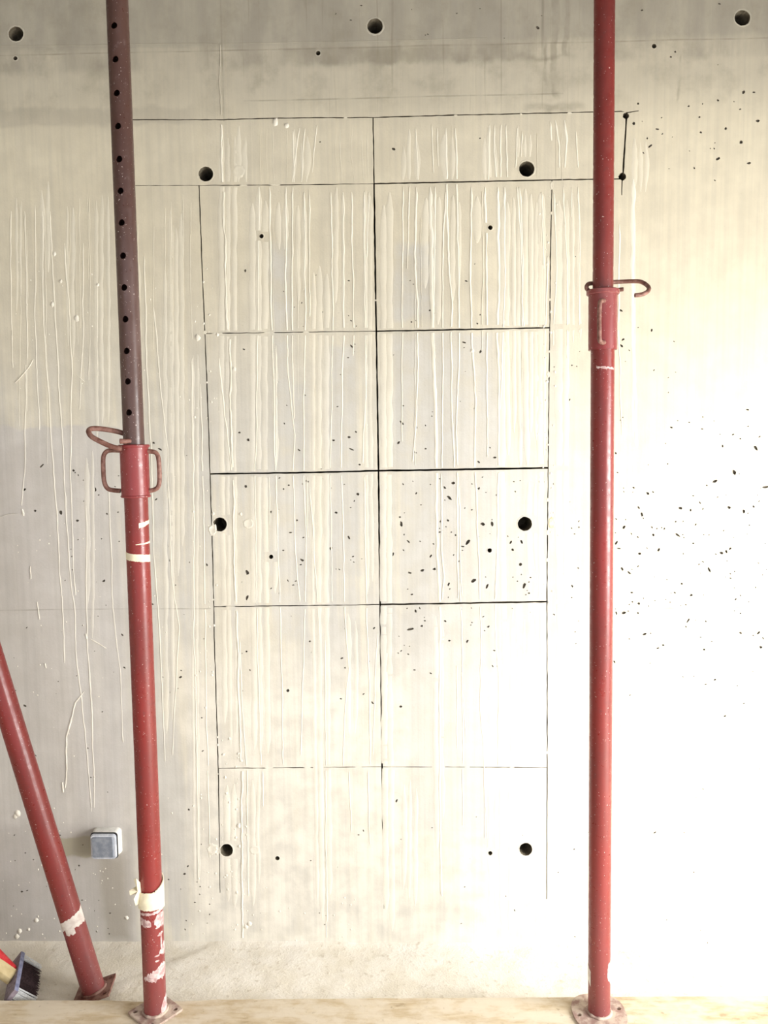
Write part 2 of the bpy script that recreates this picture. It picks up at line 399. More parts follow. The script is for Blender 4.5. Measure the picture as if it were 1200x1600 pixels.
# bug holes read off the photograph: x, y, half length, half width, angle
pits = []
P0 = [(987, 638, 2.6, 1.2, 40), (1049, 668, 2.4, 1.3, 20), (1181, 700, 4.4, 2.2, 55), (1147, 738, 4.2, 2.8, 70), (1117, 752, 4.2, 2.4, -15), (1196, 761, 5, 2, -5),
      (1129, 697, 2.2, 1.6, 70), (1012, 771, 2.8, 1.8, 40), (1003, 804, 3.2, 2, 80), (998, 793, 2.6, 1.4, 50), (1063, 794, 3.2, 2, 20), (1139, 793, 2.8, 2, 20), (1162, 799, 3, 2, 80),
      (1059, 836, 4.6, 1.6, 35), (1029, 859, 3.4, 1.7, -60), (1127, 864, 3, 2.2, 20), (999, 865, 2.2, 2, 0), (972, 889, 3, 1.6, 70), (983, 895, 3.6, 1.6, 40), (1108, 890, 4.6, 1.8, 65),
      (1083, 849, 1.8, 1.3, 0), (1021, 836, 2, 2, 0), (1080, 930, 2.2, 1.8, -20), (1065, 912, 2, 1.3, 30), (998, 943, 2.4, 1.8, 20), (987, 926, 1.9, 1.3, 10), (1075, 970, 3.8, 1.3, -55),
      (1007, 991, 3.4, 1.8, -15), (1157, 989, 2.4, 1.6, 30), (1185, 989, 3.2, 1.6, -50), (1036, 1008, 1.8, 1.5, 0), (963, 848, 3.4, 1.7, -55), (967, 857, 3.2, 1, 10), (963, 958, 3, 1.2, 70),
      (960, 1034, 2.2, 1.4, 50), (1100, 1015, 1.8, 1.4, 0), (1117, 1062, 2, 1.4, 0), (1168, 640, 2.6, 1.4, 10), (962, 708, 2.2, 1.4, 60), (990, 762, 2, 1.2, 30), (1079, 797, 2.2, 1.5, 80),
      (643, 739.5, 3, 1.2, -15), (628, 661, 4.4, 1.6, 50), (650, 667, 3.2, 1.6, 60), (649, 707, 3, 1.2, 25), (665, 701, 1.8, 1.2, 0), (751, 549, 3.2, 1.5, -50), (725, 535, 3, 1.2, 20), (773, 715, 2.4, 1.6, 0),
      (748, 722, 2.6, 1.2, 40), (795, 727, 3.6, 1.6, 20), (708, 755, 2.8, 2.2, 0), (695, 762, 2.6, 1.5, 50), (702, 778, 4.4, 2, 40), (700, 813, 2.2, 1.6, 40), (731, 847, 4.6, 2.6, -55),
      (723, 854, 3.2, 1.2, 10), (754, 818.5, 3.6, 2.6, 10), (769, 819, 4.4, 2, 80), (780, 820, 3.6, 1.6, 80), (627, 819, 4.2, 2, 80), (625, 808, 1.8, 1.4, 0), (638, 846, 3.4, 1.3, 40),
      (673, 869, 2.6, 1.4, -50), (740, 907, 4, 2.8, -30), (761, 916, 4, 1.6, -70), (701, 913, 3, 1.4, -60), (787, 854, 4.4, 2.2, 50), (798, 847, 3, 1.6, -60), (815, 847, 3.4, 1.7, 65), (813, 882, 3, 2.4, 70),
      (819, 915, 4.4, 2, -65), (801, 859, 2.2, 2, 0), (640, 895, 2.8, 1.6, 20), (660, 891, 3, 2, -20), (641, 983, 5, 1.8, -10), (675, 939, 3, 1.4, -50), (659, 978, 2.4, 1.6, -20), (702, 1001, 2, 1.6, 0),
      (730, 1002, 2.8, 1.6, -60), (683, 1006, 2.2, 1.8, 0), (763, 979, 2, 1.3, -30), (793, 1017, 1.8, 1.6, 0), (673, 1052, 2, 1, 30), (626, 1104, 2.6, 1.8, 20), (881, 997, 3, 2.2, 40), (867, 757, 3, 1.6, 30),
      (880, 794, 3.6, 1.3, 40), (614, 866, 3.4, 1.3, -70), (495, 656, 2.4, 2, 0), (573, 664, 2.8, 1.8, 0), (388, 687, 3.2, 1.9, 25), (521, 688, 2.2, 1.6, 0), (545, 683, 2.4, 1.6, 0), (556, 675, 2, 1.2, 40),
      (549, 702, 4, 1.2, 25), (467, 703, 2.6, 1, 40), (502, 731, 2, 2, 0), (374, 676, 1.8, 1.4, 0), (357, 570, 1.6, 2, 0), (381, 546, 2, 1.2, 30), (383, 423, 1.6, 2.6, 0), (549, 541, 3, 1.2, 50),
      (386, 894, 4.2, 2.4, 70), (386, 934, 4.4, 1.9, -75), (517, 857, 2.6, 2.6, 0), (525, 801, 2.6, 1.6, 30), (508, 780, 2.2, 1.6, 20), (559, 772, 2.8, 2, 30), (545, 840, 3, 1.5, 60), (384, 760, 2.2, 2, 0),
      (480, 752, 3, 1.5, 15), (516, 762, 2.6, 1.2, 20), (472, 875, 3.4, 1.6, 30), (454, 832, 2.4, 1, 0), (464, 813, 1.6, 1.6, 0), (351, 861, 1.9, 1.5, 20), (443, 764, 1.5, 1.3, 0), (451, 758, 1.7, 1.2, 0),
      (458, 914, 1.8, 1, 0), (466, 914.5, 2, 1, 30), (450, 1079, 2.2, 2.6, 0), (582, 1098, 2.8, 1.2, 50), (540, 983, 2.2, 1.2, 50), (499, 1064, 1.8, 1.6, 0), (385, 1018, 1.5, 1.3, 0), (484, 1002, 1.7, 1.4, 0),
      (148, 765, 2.6, 3, 20), (136, 727, 3.5, 1.4, -50), (115, 735, 2.2, 1.6, 30), (38, 765, 2, 3, 60), (65, 728, 4, 1.4, -40), (95, 801, 2.4, 3.6, -10), (55, 798, 2, 1.8, 0), (240, 692, 2.2, 1.4, 20),
      (250, 702, 3.6, 1.2, 30), (271, 753, 2.8, 1.4, 25), (281, 753, 2.4, 1.2, -30), (244, 780, 2.6, 1.2, -35), (266, 875, 2, 2.6, 10), (285, 829, 1.5, 1.2, 0), (194, 1043, 2.4, 1.2, 30), (282, 1058, 2.6, 1.4, -20),
      (191, 992, 2.4, 1.2, 50), (238, 944, 2, 1.2, 20), (266, 1082, 1.6, 1.4, 0), (137, 1169, 1.6, 1.2, 0), (93, 1305, 1.8, 1.2, 0), (295, 1265, 2, 1.4, 40), (145, 953, 1.4, 1.2, 0), (34, 1393, 2.2, 1.6, 0),
      (990, 193, 2, 2.4, 0), (1162, 144, 2.2, 3, 40), (1184, 189, 3, 2, 0), (1095, 207, 2, 1.6, 20), (1134, 201, 2, 2.2, 0), (1158, 222, 3, 2.6, -30), (1122, 157, 2, 1.6, 30), (1076, 166, 1.8, 1.4, 0), (1048, 89, 1.6, 1.6, 0),
      (1093, 183, 1.6, 1.6, 0), (1055, 81, 1.6, 1.6, 0), (997, 162, 1.7, 1.7, 0), (1124, 6, 2.2, 1.2, 20), (1003, 16, 2, 1.2, -20), (970, 485, 3.4, 1.4, 35), (971, 540, 2.8, 1.5, 50), (986, 638, 0, 0, 0),
      (970, 657, 1.6, 1.2, 20), (1001, 1478, 2.6, 1, 0), (1084, 1363, 1.4, 1.1, 0), (897, 1327, 1.5, 1, 0), (1023, 1301, 2.4, 1, -30), (615, 233, 3, 2, 30), (750, 216, 1.6, 1.2, 0), (500, 222, 1.2, 1.2, 0)]
for q in P0:
    if q[2] > 0: pits.append(q)
def scatter(n, x0, x1, y0, y1, big=0.1, s=1.0):
    for _ in range(n):
        r = random.uniform(.65, 1.25) * s
        if random.random() < big: r *= 1.8
        pits.append((random.uniform(x0, x1), random.uniform(y0, y1), r * random.uniform(1, 1.8), r * random.uniform(.75, 1), random.uniform(-70, 70)))
scatter(95, 958, 1198, 755, 1010); scatter(18, 958, 1198, 640, 760); scatter(10, 958, 1190, 1010, 1100)
scatter(34, 360, 588, 745, 935); scatter(70, 620, 850, 745, 935); scatter(34, 610, 850, 950, 1050); scatter(16, 360, 588, 955, 1110)
scatter(22, 430, 588, 520, 730); scatter(14, 610, 850, 520, 730); scatter(22, 865, 915, 740, 1040); scatter(18, 110, 190, 730, 900)
scatter(16, 860, 915, 380, 640); scatter(24, 230, 325, 700, 1180); scatter(26, 1000, 1195, 100, 300); scatter(12, 965, 1060, 480, 640)
scatter(14, 640, 760, 400, 510); scatter(14, 430, 560, 420, 515); scatter(24, 20, 180, 900, 1300, .1, .8); scatter(16, 260, 330, 1280, 1470)
scatter(28, 0, 200, 1290, 1470, .15); scatter(22, 360, 850, 1205, 1450, .1, .8); scatter(14, 500, 900, 0, 60); scatter(18, 860, 1190, 1100, 1500, .1, .8)
def pip(p, poly):
    x, y = p; c = False; j = len(poly) - 1
    for i in range(len(poly)):
        a, b = poly[i], poly[j]
        if (a[1] > y) != (b[1] > y) and x < (b[0] - a[0]) * (y - a[1]) / (b[1] - a[1]) + a[0]: c = not c
        j = i
    return c
def near(p, poly, d):
    for a, b in zip(poly, poly[1:] + poly[:1]):
        if min(a[0], b[0]) - d > p[0] or max(a[0], b[0]) + d < p[0] or min(a[1], b[1]) - d > p[1] or max(a[1], b[1]) + d < p[1]: continue
        vx, vy = b[0] - a[0], b[1] - a[1]
        t = max(0, min(1, ((p[0] - a[0]) * vx + (p[1] - a[1]) * vy) / (vx * vx + vy * vy + 1e-9)))
        if math.hypot(p[0] - a[0] - t * vx, p[1] - a[1] - t * vy) < d: return True
    return False
allb = blocks + [outline] + slots + holes
good = []
for q in pits:
    r = max(q[2], q[3])
    if any(near(q[:2], b, r + 1.0) for b in allb): continue
    if any(pip(q[:2], h) for h in holes + slots): continue
    if pip(q[:2], outline) and not any(pip(q[:2], b) for b in blocks): continue
    if any(math.hypot(q[0] - g[0], q[1] - g[1]) < r + max(g[2], g[3]) + .8 for g in good): continue
    good.append(q)
pit_polys = [(q, blob(q[0], q[1], q[2], q[3], n=9, a=.22, rot=math.radians(q[4]))) for q in good]

DEPTH = 0.12
def panel(name, outer, voids, mypits, outer_world=None, parent=None, front=0.0, backfill=False):
    vs, es = [], []
    def add(poly, world=False):
        s = len(vs); n = len(poly)
        for p in poly: vs.append(Vector(p) if world else W2(*p))
        for i in range(n): es.append((s + i, s + (i + 1) % n))
    if outer_world: add(outer_world, True)
    else: add(outer)
    for v in voids: add(v)
    for q, v in mypits: add(v)
    o = delaunay_2d_cdt(vs, es, [], 0, 1e-7)
    V, Fc = o[0], o[2]
    OW = outer_world if outer_world else [tuple(W2(*p)) for p in outer]
    vw = [[tuple(W2(*p)) for p in v] for v in voids] + [[tuple(W2(*p)) for p in v] for q, v in mypits]
    bbs = [(min(p[0] for p in v), max(p[0] for p in v), min(p[1] for p in v), max(p[1] for p in v)) for v in vw]
    bm = bmesh.new()
    bv = [bm.verts.new((p.x, front, p.y)) for p in V]
    for f in Fc:
        c = (sum(V[i].x for i in f) / 3, sum(V[i].y for i in f) / 3)
        if not pip(c, OW): continue
        if any(b[0] <= c[0] <= b[1] and b[2] <= c[1] <= b[3] and pip(c, v) for v, b in zip(vw, bbs)): continue
        try: fc = bm.faces.new([bv[i] for i in f])
        except ValueError: continue
    bm.normal_update()
    for f in bm.faces:
        if f.normal.y > 0: f.normal_flip()
    pitset = {}
    for q, v in mypits:
        for p in v:
            w_ = W2(*p); pitset[(round(w_.x, 5), round(w_.y, 5))] = 1
    be = [e for e in bm.edges if len(e.link_faces) == 1]
    deep = [e for e in be if not all((round(x.co.x, 5), round(x.co.z, 5)) in pitset for x in e.verts)]
    r = bmesh.ops.extrude_edge_only(bm, edges=deep)
    for x in r['geom']:
        if isinstance(x, bmesh.types.BMVert): x.co.y = front + DEPTH
        if isinstance(x, bmesh.types.BMFace): x.material_index = 1
    for q, v in mypits:
        d = 0.0019 * min(q[2], q[3]) * 1.1 + .0006
        c = W2(q[0], q[1])
        ring = [W2(*p) for p in v]
        A = [bm.verts.new((p.x, front, p.y)) for p in ring]
        B = [bm.verts.new((c.x + (p.x - c.x) * .72, front + d, c.y + (p.y - c.y) * .72)) for p in ring]
        n = len(ring)
        for i in range(n):
            f = bm.faces.new((A[i], A[(i + 1) % n], B[(i + 1) % n], B[i])); f.material_index = 2
        f = bm.faces.new(B); f.material_index = 2
    bmesh.ops.remove_doubles(bm, verts=[x for x in bm.verts if not x.is_wire], dist=1e-6)
    for x in [x for x in bm.verts if not x.link_faces]: bm.verts.remove(x)
    for f in bm.faces: f.normal_update()
    if backfill:
        x0, x1 = -3.0, 2.6
        q = [bm.verts.new(p) for p in ((x0, DEPTH, -.1), (x1, DEPTH, -.1), (x1, DEPTH, 3.0), (x0, DEPTH, 3.0))]
        q2 = [bm.verts.new((a.co.x, .3, a.co.z)) for a in q]
        f = bm.faces.new(q); f.material_index = 1
        bm.faces.new(q2[::-1])
        for i in range(4): bm.faces.new((q[i], q2[i], q2[(i + 1) % 4], q[(i + 1) % 4]))
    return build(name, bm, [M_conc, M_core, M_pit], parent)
plate_pits = [p for p in pit_polys if not pip(p[0][:2], outline)]
void = [outline] + slots + [h for h in holes if not any(pip((sum(a for a, b in h) / len(h), sum(b for a, b in h) / len(h)), b2) for b2 in blocks)]
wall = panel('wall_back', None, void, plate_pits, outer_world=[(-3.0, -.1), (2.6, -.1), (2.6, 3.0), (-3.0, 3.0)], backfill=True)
wall['kind'] = 'structure'
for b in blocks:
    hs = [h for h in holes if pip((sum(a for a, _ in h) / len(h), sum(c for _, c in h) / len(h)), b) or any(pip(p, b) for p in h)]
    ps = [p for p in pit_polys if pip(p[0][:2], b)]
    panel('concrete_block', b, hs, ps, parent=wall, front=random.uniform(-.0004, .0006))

# ------------------------------------------------------------------ slurry runs on the wall
HC = tie + nail[:9]
def strip(name, path, width, h, mat, step=5.0, jw=0.15, jx=0.5, taper=True, film=False, parent=wall, breaks=True):
    """raised run of dried slurry following a pixel path on the wall"""
    pts = []
    for (x0, y0), (x1, y1) in zip(path, path[1:]):
        n = max(1, int(math.hypot(x1 - x0, y1 - y0) / step))
        pts += [(x0 + (x1 - x0) * i / n, y0 + (y1 - y0) * i / n) for i in range(n)]
    pts.append(path[-1])
    N = len(pts); sd = random.uniform(0, 99)
    vs, fs = [], []; prev = None
    for i, (x, y) in enumerate(pts):
        if breaks and 186 < x < 978 and any(abs(H(x) - y) < g for H, g in ((H0, 2.5), (H1, 2.2), (H2, 2.4), (H3, 2.8), (H4, 2.2), (H5, 1.2)) if x > 310 or H in (H0, H1)):
            prev = None; continue
        if breaks and any(abs(x - hx) < hr + width * .5 + 2.5 and abs(y - hy_) < hr + 2.5 for hx, hy_, hr in HC):
            prev = None; continue
        t = i / max(1, N - 1)
        k = 1.0
        if film: k = min(1, math.sqrt((i + .3) / 6), math.sqrt((N - i - .7) / 6))
        if taper: k = min(1, t * N / 4 + .25) * (1 - .35 * t) * (1.25 if t > .97 and not film else 1)
        if t > .995 and taper: k *= .5
        x += noise.noise((sd, y * .02, 0)) * 2.2 * jx + noise.noise((sd + 7, y * .09, 0)) * .8 * jx
        wl = width * .5 * k * (1 + noise.noise((sd + 3, y * .05, 1)) * jw * 3)
        wr = width * .5 * k * (1 + noise.noise((sd + 5, y * .05, 2)) * jw * 3)
        edge = .25 if film else .45
        hh = h * (0.7 + .6 * abs(noise.noise((sd, y * .05, 9))))
        e = min(1.4, wl * .6) if film else wl * edge
        row = [(x - wl, .0006), (x - wl + e, -hh), (x + wr - e, -hh), (x + wr, .0006)]
        s = len(vs)
        for px, dy in row:
            w_ = W2(px, y); vs.append((w_.x, dy, w_.y))
        if prev is not None:
            for q in range(3): fs.append((prev + q, s + q, s + q + 1, prev + q + 1))
        prev = s
    if len(fs) < 3: return None
    return pydata(name, vs, fs, mat, parent, 60)
films_ = [(356, 195, 1170, 30), (404, 292, 1195, 30), (500, 400, 1450, 30), (575, 292, 930, 17), (604, 292, 1460, 22), (470, 292, 500, 20),
         (530, 292, 500, 16), (440, 292, 390, 24), (820, 292, 735, 66), (835, 750, 935, 30), (820, 950, 1196, 66), (786, 292, 1199, 14), (676, 292, 510, 30), (712, 292, 510, 16),
         (745, 292, 380, 14), (378, 195, 285, 20), (470, 200, 285, 30), (640, 200, 285, 30), (700, 195, 285, 24), (765, 195, 285, 26),
         (845, 290, 1199, 12), (880, 290, 1300, 24), (820, 195, 250, 30), (275, 330, 900, 26), (305, 540, 1440, 16), (262, 400, 1150, 18),
         (160, 300, 700, 28), (215, 380, 640, 12), (110, 300, 560, 16), (70, 280, 480, 18), (30, 300, 520, 16), (140, 700, 1000, 18),
         (990, 290, 720, 10), (1000, 200, 300, 30), (900, 290, 560, 16), (550, 950, 1190, 20), (430, 760, 940, 12), (685, 950, 1340, 20),
         (360, 1205, 1460, 24), (400, 1205, 1440, 20), (430, 520, 735, 10), (640, 1210, 1440, 30), (780, 1205, 1460, 40)]
films = []
for x, y0, y1, wd in films_:
    n = max(1, round(wd / 10))
    for q in range(n):
        w1 = wd / n
        films.append((x - wd / 2 + w1 * (q + .5) + random.uniform(-1, 1), y0 + random.uniform(0, 30), y1 - random.uniform(0, 60) * (y1 - y0 > 150), w1 * random.uniform(.7, 1.15)))
for x, y0, y1, wd in films:
    strip('slurry_film', [(x, y0), (x + random.uniform(-2, 2), (y0 + y1) / 2), (x + random.uniform(-2, 2) + (y1 - y0) * .004, y1)], wd, .0004, M_film, 4, .12, .4, False, True)
drips = [
 ([(651, 292), (648, 400), (652, 480), (653, 560), (651, 640), (645, 722)], 3.2), ([(672, 292), (675, 400), (676, 520), (680, 640), (682, 735), (683, 860), (688, 960), (687, 1100), (688, 1300), (690, 1400)], 5.6),
 ([(680, 292), (679, 400), (677, 500), (679, 560)], 3), ([(696, 300), (691, 420), (692, 500), (691, 640), (690, 735)], 2.6), ([(690, 740), (690, 860), (694, 900), (690, 945)], 3),
 ([(697, 200), (699, 380), (706, 470), (705, 560), (706, 640), (710, 730)], 3.4), ([(712, 200), (716, 400), (717, 460), (717, 560), (713, 650), (715, 735)], 3.2), ([(714, 738), (715, 850), (716, 935)], 4),
 ([(718, 900), (722, 1020), (723, 1110), (723, 1290)], 2.4), ([(714, 1040), (714, 1170)], 2.2), ([(721, 1050), (728, 1151)], 2.4), ([(718, 760), (719, 880), (722, 930)], 2.2),
 ([(737, 292), (735, 440), (737, 520), (742, 620), (742, 730), (745, 800), (748, 880), (752, 1000), (750, 1100), (757, 1200), (757, 1310)], 3),
 ([(758, 292), (760, 400), (761, 500), (760, 600), (762, 714)], 3.2), ([(778, 292), (780, 470), (776, 520), (780, 600), (779, 735), (777, 860), (773, 980), (780, 1060), (778, 1196)], 4.4),
 ([(788, 292), (789, 450), (784, 560), (782, 640)], 3.4), ([(812, 292), (817, 400), (816, 510)], 2.6), ([(630, 292), (628, 500), (628, 690)], 2), ([(640, 292), (636, 420)], 2),
 ([(405, 292), (403, 500), (400, 700), (398, 735), (400, 850), (402, 1000), (408, 1195)], 2.6), ([(421, 292), (424, 500), (427, 600), (430, 735), (434, 850), (438, 945), (443, 1195)], 2.8),
 ([(431, 540), (432, 730)], 2), ([(447, 292), (446, 440), (450, 580), (460, 680), (458, 735), (461, 860), (468, 940)], 2.8), ([(457, 292), (456, 540), (460, 655)], 2.6),
 ([(475, 300), (477, 500), (474, 640), (475, 735), (478, 860), (475, 1000), (470, 1180)], 2.8), ([(483, 300), (484, 495)], 2.2), ([(517, 300), (520, 480), (518, 640), (516, 735), (519, 940)], 2.2),
 ([(536, 300), (537, 500), (534, 640), (533, 735), (537, 850), (538, 940), (545, 1050), (538, 1120), (536, 1196)], 3), ([(549, 300), (552, 460), (552, 556)], 2.6),
 ([(569, 300), (570, 440), (571, 600), (567, 724)], 3.2), ([(577, 300), (572, 420), (573, 560)], 2.2), ([(569, 745), (572, 930), (577, 1070), (578, 1195)], 3), ([(590, 990), (586, 1060), (583, 1180)], 2),
 ([(342, 560), (350, 640), (360, 720), (362, 735)], 3.4), ([(508, 1000), (509, 1180), (511, 1440)], 2.8), ([(484, 760), (500, 1000)], 2),
 ([(410, 1205), (411, 1260)], 3), ([(545, 1205), (549, 1300)], 2), ([(575, 1205), (578, 1320)], 2.2), ([(757, 1210), (760, 1310)], 2.2),
 ([(17, 330), (17, 480), (20, 575)], 2.2), ([(38, 330), (41, 420), (43, 560)], 2.4), ([(41, 570), (39, 700), (38, 740), (34, 790)], 2.8), ([(55, 320), (55, 500), (58, 600), (62, 672)], 2.2),
 ([(66, 330), (67, 490), (72, 560), (77, 640), (83, 730), (89, 800), (93, 900), (98, 960), (101, 1036)], 2.6), ([(78, 330), (84, 460), (92, 600), (98, 700), (103, 800), (108, 880), (117, 960), (120, 1040), (128, 1100), (136, 1180), (143, 1268)], 2.6),
 ([(100, 380), (107, 470), (112, 560), (111, 640), (110, 730), (113, 860), (118, 930)], 2.4), ([(130, 380), (130, 520), (124, 640)], 2), ([(152, 440), (152, 590)], 1.8), ([(135, 790), (135, 1000), (142, 1080), (146, 1190), (148, 1262)], 2.6),
 ([(170, 760), (176, 950), (188, 1050), (192, 1160)], 1.8), ([(225, 400), (230, 600), (236, 700), (240, 860), (248, 960), (255, 1120), (258, 1190)], 2.4), ([(240, 480), (252, 620), (262, 700), (262, 780)], 2.4),
 ([(264, 760), (268, 900), (280, 980), (272, 1120), (270, 1180)], 2), ([(300, 560), (302, 760), (303, 1000), (308, 1200), (310, 1380)], 3), ([(313, 600), (318, 800), (322, 1100), (328, 1340)], 2.4),
 ([(375, 1000), (378, 1100), (385, 1200), (388, 1400)], 2.4), ([(468, 200), (456, 285)], 2.8), ([(477, 200), (470, 285)], 2.4), ([(495, 196), (488, 270)], 2.2), ([(458, 205), (460, 285)], 2.2),
 ([(650, 200), (653, 285)], 2.6), ([(675, 195), (677, 270)], 2.6), ([(683, 200), (685, 260)], 2.4), ([(765, 195), (763, 285)], 3.4), ([(772, 195), (775, 285)], 3.4), ([(783, 195), (781, 285)], 3), ([(790, 195), (793, 285)], 3),
 ([(860, 190), (862, 220)], 4), ([(868, 188), (873, 230), (874, 262)], 3.6), ([(882, 188), (886, 220), (882, 262)], 4), ([(900, 205), (903, 262)], 3), ([(808, 200), (806, 262)], 3), ([(816, 205), (814, 245)], 2.6),
 ([(808, 292), (814, 380), (818, 510)], 3), ([(880, 292), (886, 420), (886, 560)], 2.6), ([(903, 292), (906, 380), (905, 520)], 2.4), ([(893, 292), (893, 340)], 2.2), ([(990, 280), (988, 420), (990, 560), (995, 700)], 8),
 ([(968, 350), (966, 520), (972, 680)], 3), ([(480, 745), (481, 840)], 1.6), ([(420, 745), (422, 820)], 1.4), ([(866, 300), (870, 420), (864, 540)], 2.6), ([(846, 300), (850, 420)], 3.4), ([(856, 400), (852, 520)], 2.6)]
for p, wd in drips:
    lf = p[0][0] < 335
    strip('slurry_drip', p, wd * (1.3 if lf else 1.1), .0009 if lf else .0011, M_soft if lf else M_drip, 4, .2, .6)
for _ in range(46):     # fainter, thinner runs between the long ones
    c = random.choice(((345, 575, 292, 1100), (600, 850, 292, 1100), (345, 575, 195, 260), (600, 910, 195, 260), (5, 165, 300, 500), (215, 300, 300, 900)))
    x = random.uniform(c[0], c[1]); y = random.uniform(c[2], c[2] + 60 if c[3] > 300 else 210)
    y1 = min(y + random.uniform(60, 420), 283 if c[3] < 290 else 1450)
    strip('slurry_drip', [(x, y), (x + random.uniform(-2, 2), (y + y1) / 2), (x + random.uniform(-3, 4), y1)], random.uniform(1.1, 2), .0007, M_film, 5, .2, .7)
# rough bead left by the shuttering joint, and the thin fins beside it
for i, seg in enumerate(([(344, 70), (345, 180)], [(346, 195), (348, 285)], [(349, 300), (352, 400), (355, 515)], [(358, 530), (361, 640), (363, 730)], [(364, 750), (366, 860), (369, 940)],
                         [(370, 955), (373, 1080), (376, 1190)], [(377, 1205), (378, 1330), (379, 1465)])):
    strip('joint_bead', seg, 3.0 if i else 1.2, .0022, M_drip if i else M_film, 3.0, .35, 1.0, False)
strip('joint_bead', [(508, 1205), (509, 1300), (511, 1465)], 1.6, .0012, M_drip, 4, .3, .6, False)
for seg in ([(150, 70), (330, 68)], [(330, 69), (600, 64), (760, 60)], [(0, 72), (168, 71)]):
    strip('joint_bead', seg, 2.2, .0016, M_film, 4, .3, .3, False, breaks=False)
# string-like splashes on the left of the wall
for p, wd in (([(52, 562), (44, 575), (30, 592), (24, 598)], 2.0), ([(132, 1080), (118, 1098), (112, 1120), (104, 1150), (104, 1200), (101, 1232)], 2.4), ([(98, 1222), (99, 1238)], 4.5), ([(141, 998), (155, 1006), (166, 1013)], 3.6),
              ([(135, 990), (136, 998)], 3), ([(0, 808), (15, 803), (28, 802)], 2), ([(35, 795), (37, 806)], 6), ([(120, 585), (133, 597)], 2), ([(58, 940), (62, 968)], 1.6), ([(71, 1036), (73, 1044)], 4), ([(48, 885), (49, 905)], 1.6)):
    strip('slurry_splash', p, wd, .0025, M_splash, 3, .3, .8, True, breaks=False)
# crumbs of slurry
bm = bmesh.new()
def crumb(px, py, r, h=None):
    c = W2(px, py); rr = r * .0019
    n = 7; hh = h or rr * .5
    top = bm.verts.new((c.x, -hh, c.y))
    mid = []; low = []
    for i in range(n):
        a = 2 * PI * i / n; k = random.uniform(.75, 1.2); e = random.uniform(.9, 1.5)
        mid.append(bm.verts.new((c.x + rr * .6 * k * math.cos(a), -hh * .75, c.y + rr * .6 * k * e * math.sin(a))))
        low.append(bm.verts.new((c.x + rr * k * math.cos(a), .0006, c.y + rr * k * e * math.sin(a))))
    for i in range(n):
        j = (i + 1) % n
        bm.faces.new((top, mid[i], mid[j])); bm.faces.new((mid[i], low[i], low[j], mid[j]))
for x0, x1, y0, y1, n, s in ((20, 165, 400, 640, 26, .9), (20, 165, 800, 1250, 30, .9), (0, 130, 1250, 1475, 40, 1), (300, 345, 420, 1460, 70, 1.3), (345, 385, 1150, 1470, 60, 1.6), (840, 875, 300, 960, 60, 1.3),
                            (130, 215, 1350, 1475, 16, .9), (385, 560, 1380, 1470, 20, 1), (215, 300, 400, 1470, 30, 1)):
    for _ in range(n):
        x, y = random.uniform(x0, x1), random.uniform(y0, y1)
        if not any(math.hypot(x - a, y - b_) < c_ + 4 for a, b_, c_ in HC): crumb(x, y, random.uniform(.5, 1.7) * s)
for x, y, r in ((31, 1455, 4), (27, 1463, 4), (57, 1438, 4), (45, 1452, 3), (198, 1434, 3.5), (95, 440, 3), (153, 445, 3), (85, 397, 3), (82, 475, 3.5), (120, 497, 4), (28, 1270, 5.5), (24, 1276, 4), (340, 523, 3), (366, 577, 3.5),
                (309, 528, 4.5), (333, 803, 3), (376, 803, 3), (373, 1290, 4), (384, 1448, 4), (390, 1443, 4), (430, 190, 5), (448, 197, 4), (738, 548, 3)):
    crumb(x, y, r)
o = build('slurry_crumbs', bm, [M_splash], wall, 50); o['kind'] = 'stuff'
# plugs and lips around the holes
def disc(name, cx, cy, rx, ry, h, mat, hole=None, a=.12, n=28):
    out = blob(cx, cy, rx, ry, n, a)
    vs, fs = [], []
    if hole:
        inn = blob(hole[0], hole[1], hole[2], hole[2], n, .02)
        for k, (po, pi_) in enumerate(zip(out, inn)):
            A = W2(*po); B = W2(*pi_)
            M1 = A.lerp(B, .35)
            vs += [(A.x, .0006, A.y), (M1.x, -h, M1.y), (B.x, -h * .8, B.y), (B.x, .002, B.y)]
        for k in range(n):
            j = (k + 1) % n
            for q in range(3): fs.append((k * 4 + q, j * 4 + q, j * 4 + q + 1, k * 4 + q + 1))
    else:
        c = W2(cx, cy); vs.append((c.x, -h * .55, c.y))
        for p in out:
            A = W2(*p); M1 = A.lerp(c, .25); M2 = A.lerp(c, .45)
            vs += [(A.x, .0006, A.y), (M1.x, -h, M1.y), (M2.x, -h * .55, M2.y)]
        for k in range(n):
            j = (k + 1) % n
            for q in range(2): fs.append((1 + k * 3 + q, 1 + j * 3 + q, 1 + j * 3 + q + 1, 1 + k * 3 + q + 1))
            fs.append((1 + k * 3 + 2, 1 + j * 3 + 2, 0))
    return pydata(name, vs, fs, mat, wall, 40)
disc('plaster_plug', 388, 818, 9, 8.5, .0016, M_film); disc('plaster_plug', 398, 1328, 9, 8, .0014, M_film); disc('plaster_plug', 373, 268, 11, 11, .0014, M_film)
disc('plaster_plug', 862.5, 817, 6, 10, .0016, M_yplug); disc('plaster_plug', 332, 1327, 9, 10, .0016, M_splash, a=.2)
disc('plaster_plug', 332, 828, 6, 10, .0018, M_splash, a=.2)
for (x, y, r), g in zip(tie, (3, 4, 3.5, 2.6, 2.8, 3, 2.2, 3.2, 2.4)):
    disc('plaster_lip', x, y, r + g * .8, r + g * .8, .0007, M_lip, (x, y, r + .3), .05, 32)
for x, y, r in nail[:9]:
    disc('plaster_lip', x, y, r + 1.6, r + 1.6, .0006, M_lip, (x, y, r + .25), .12, 16)
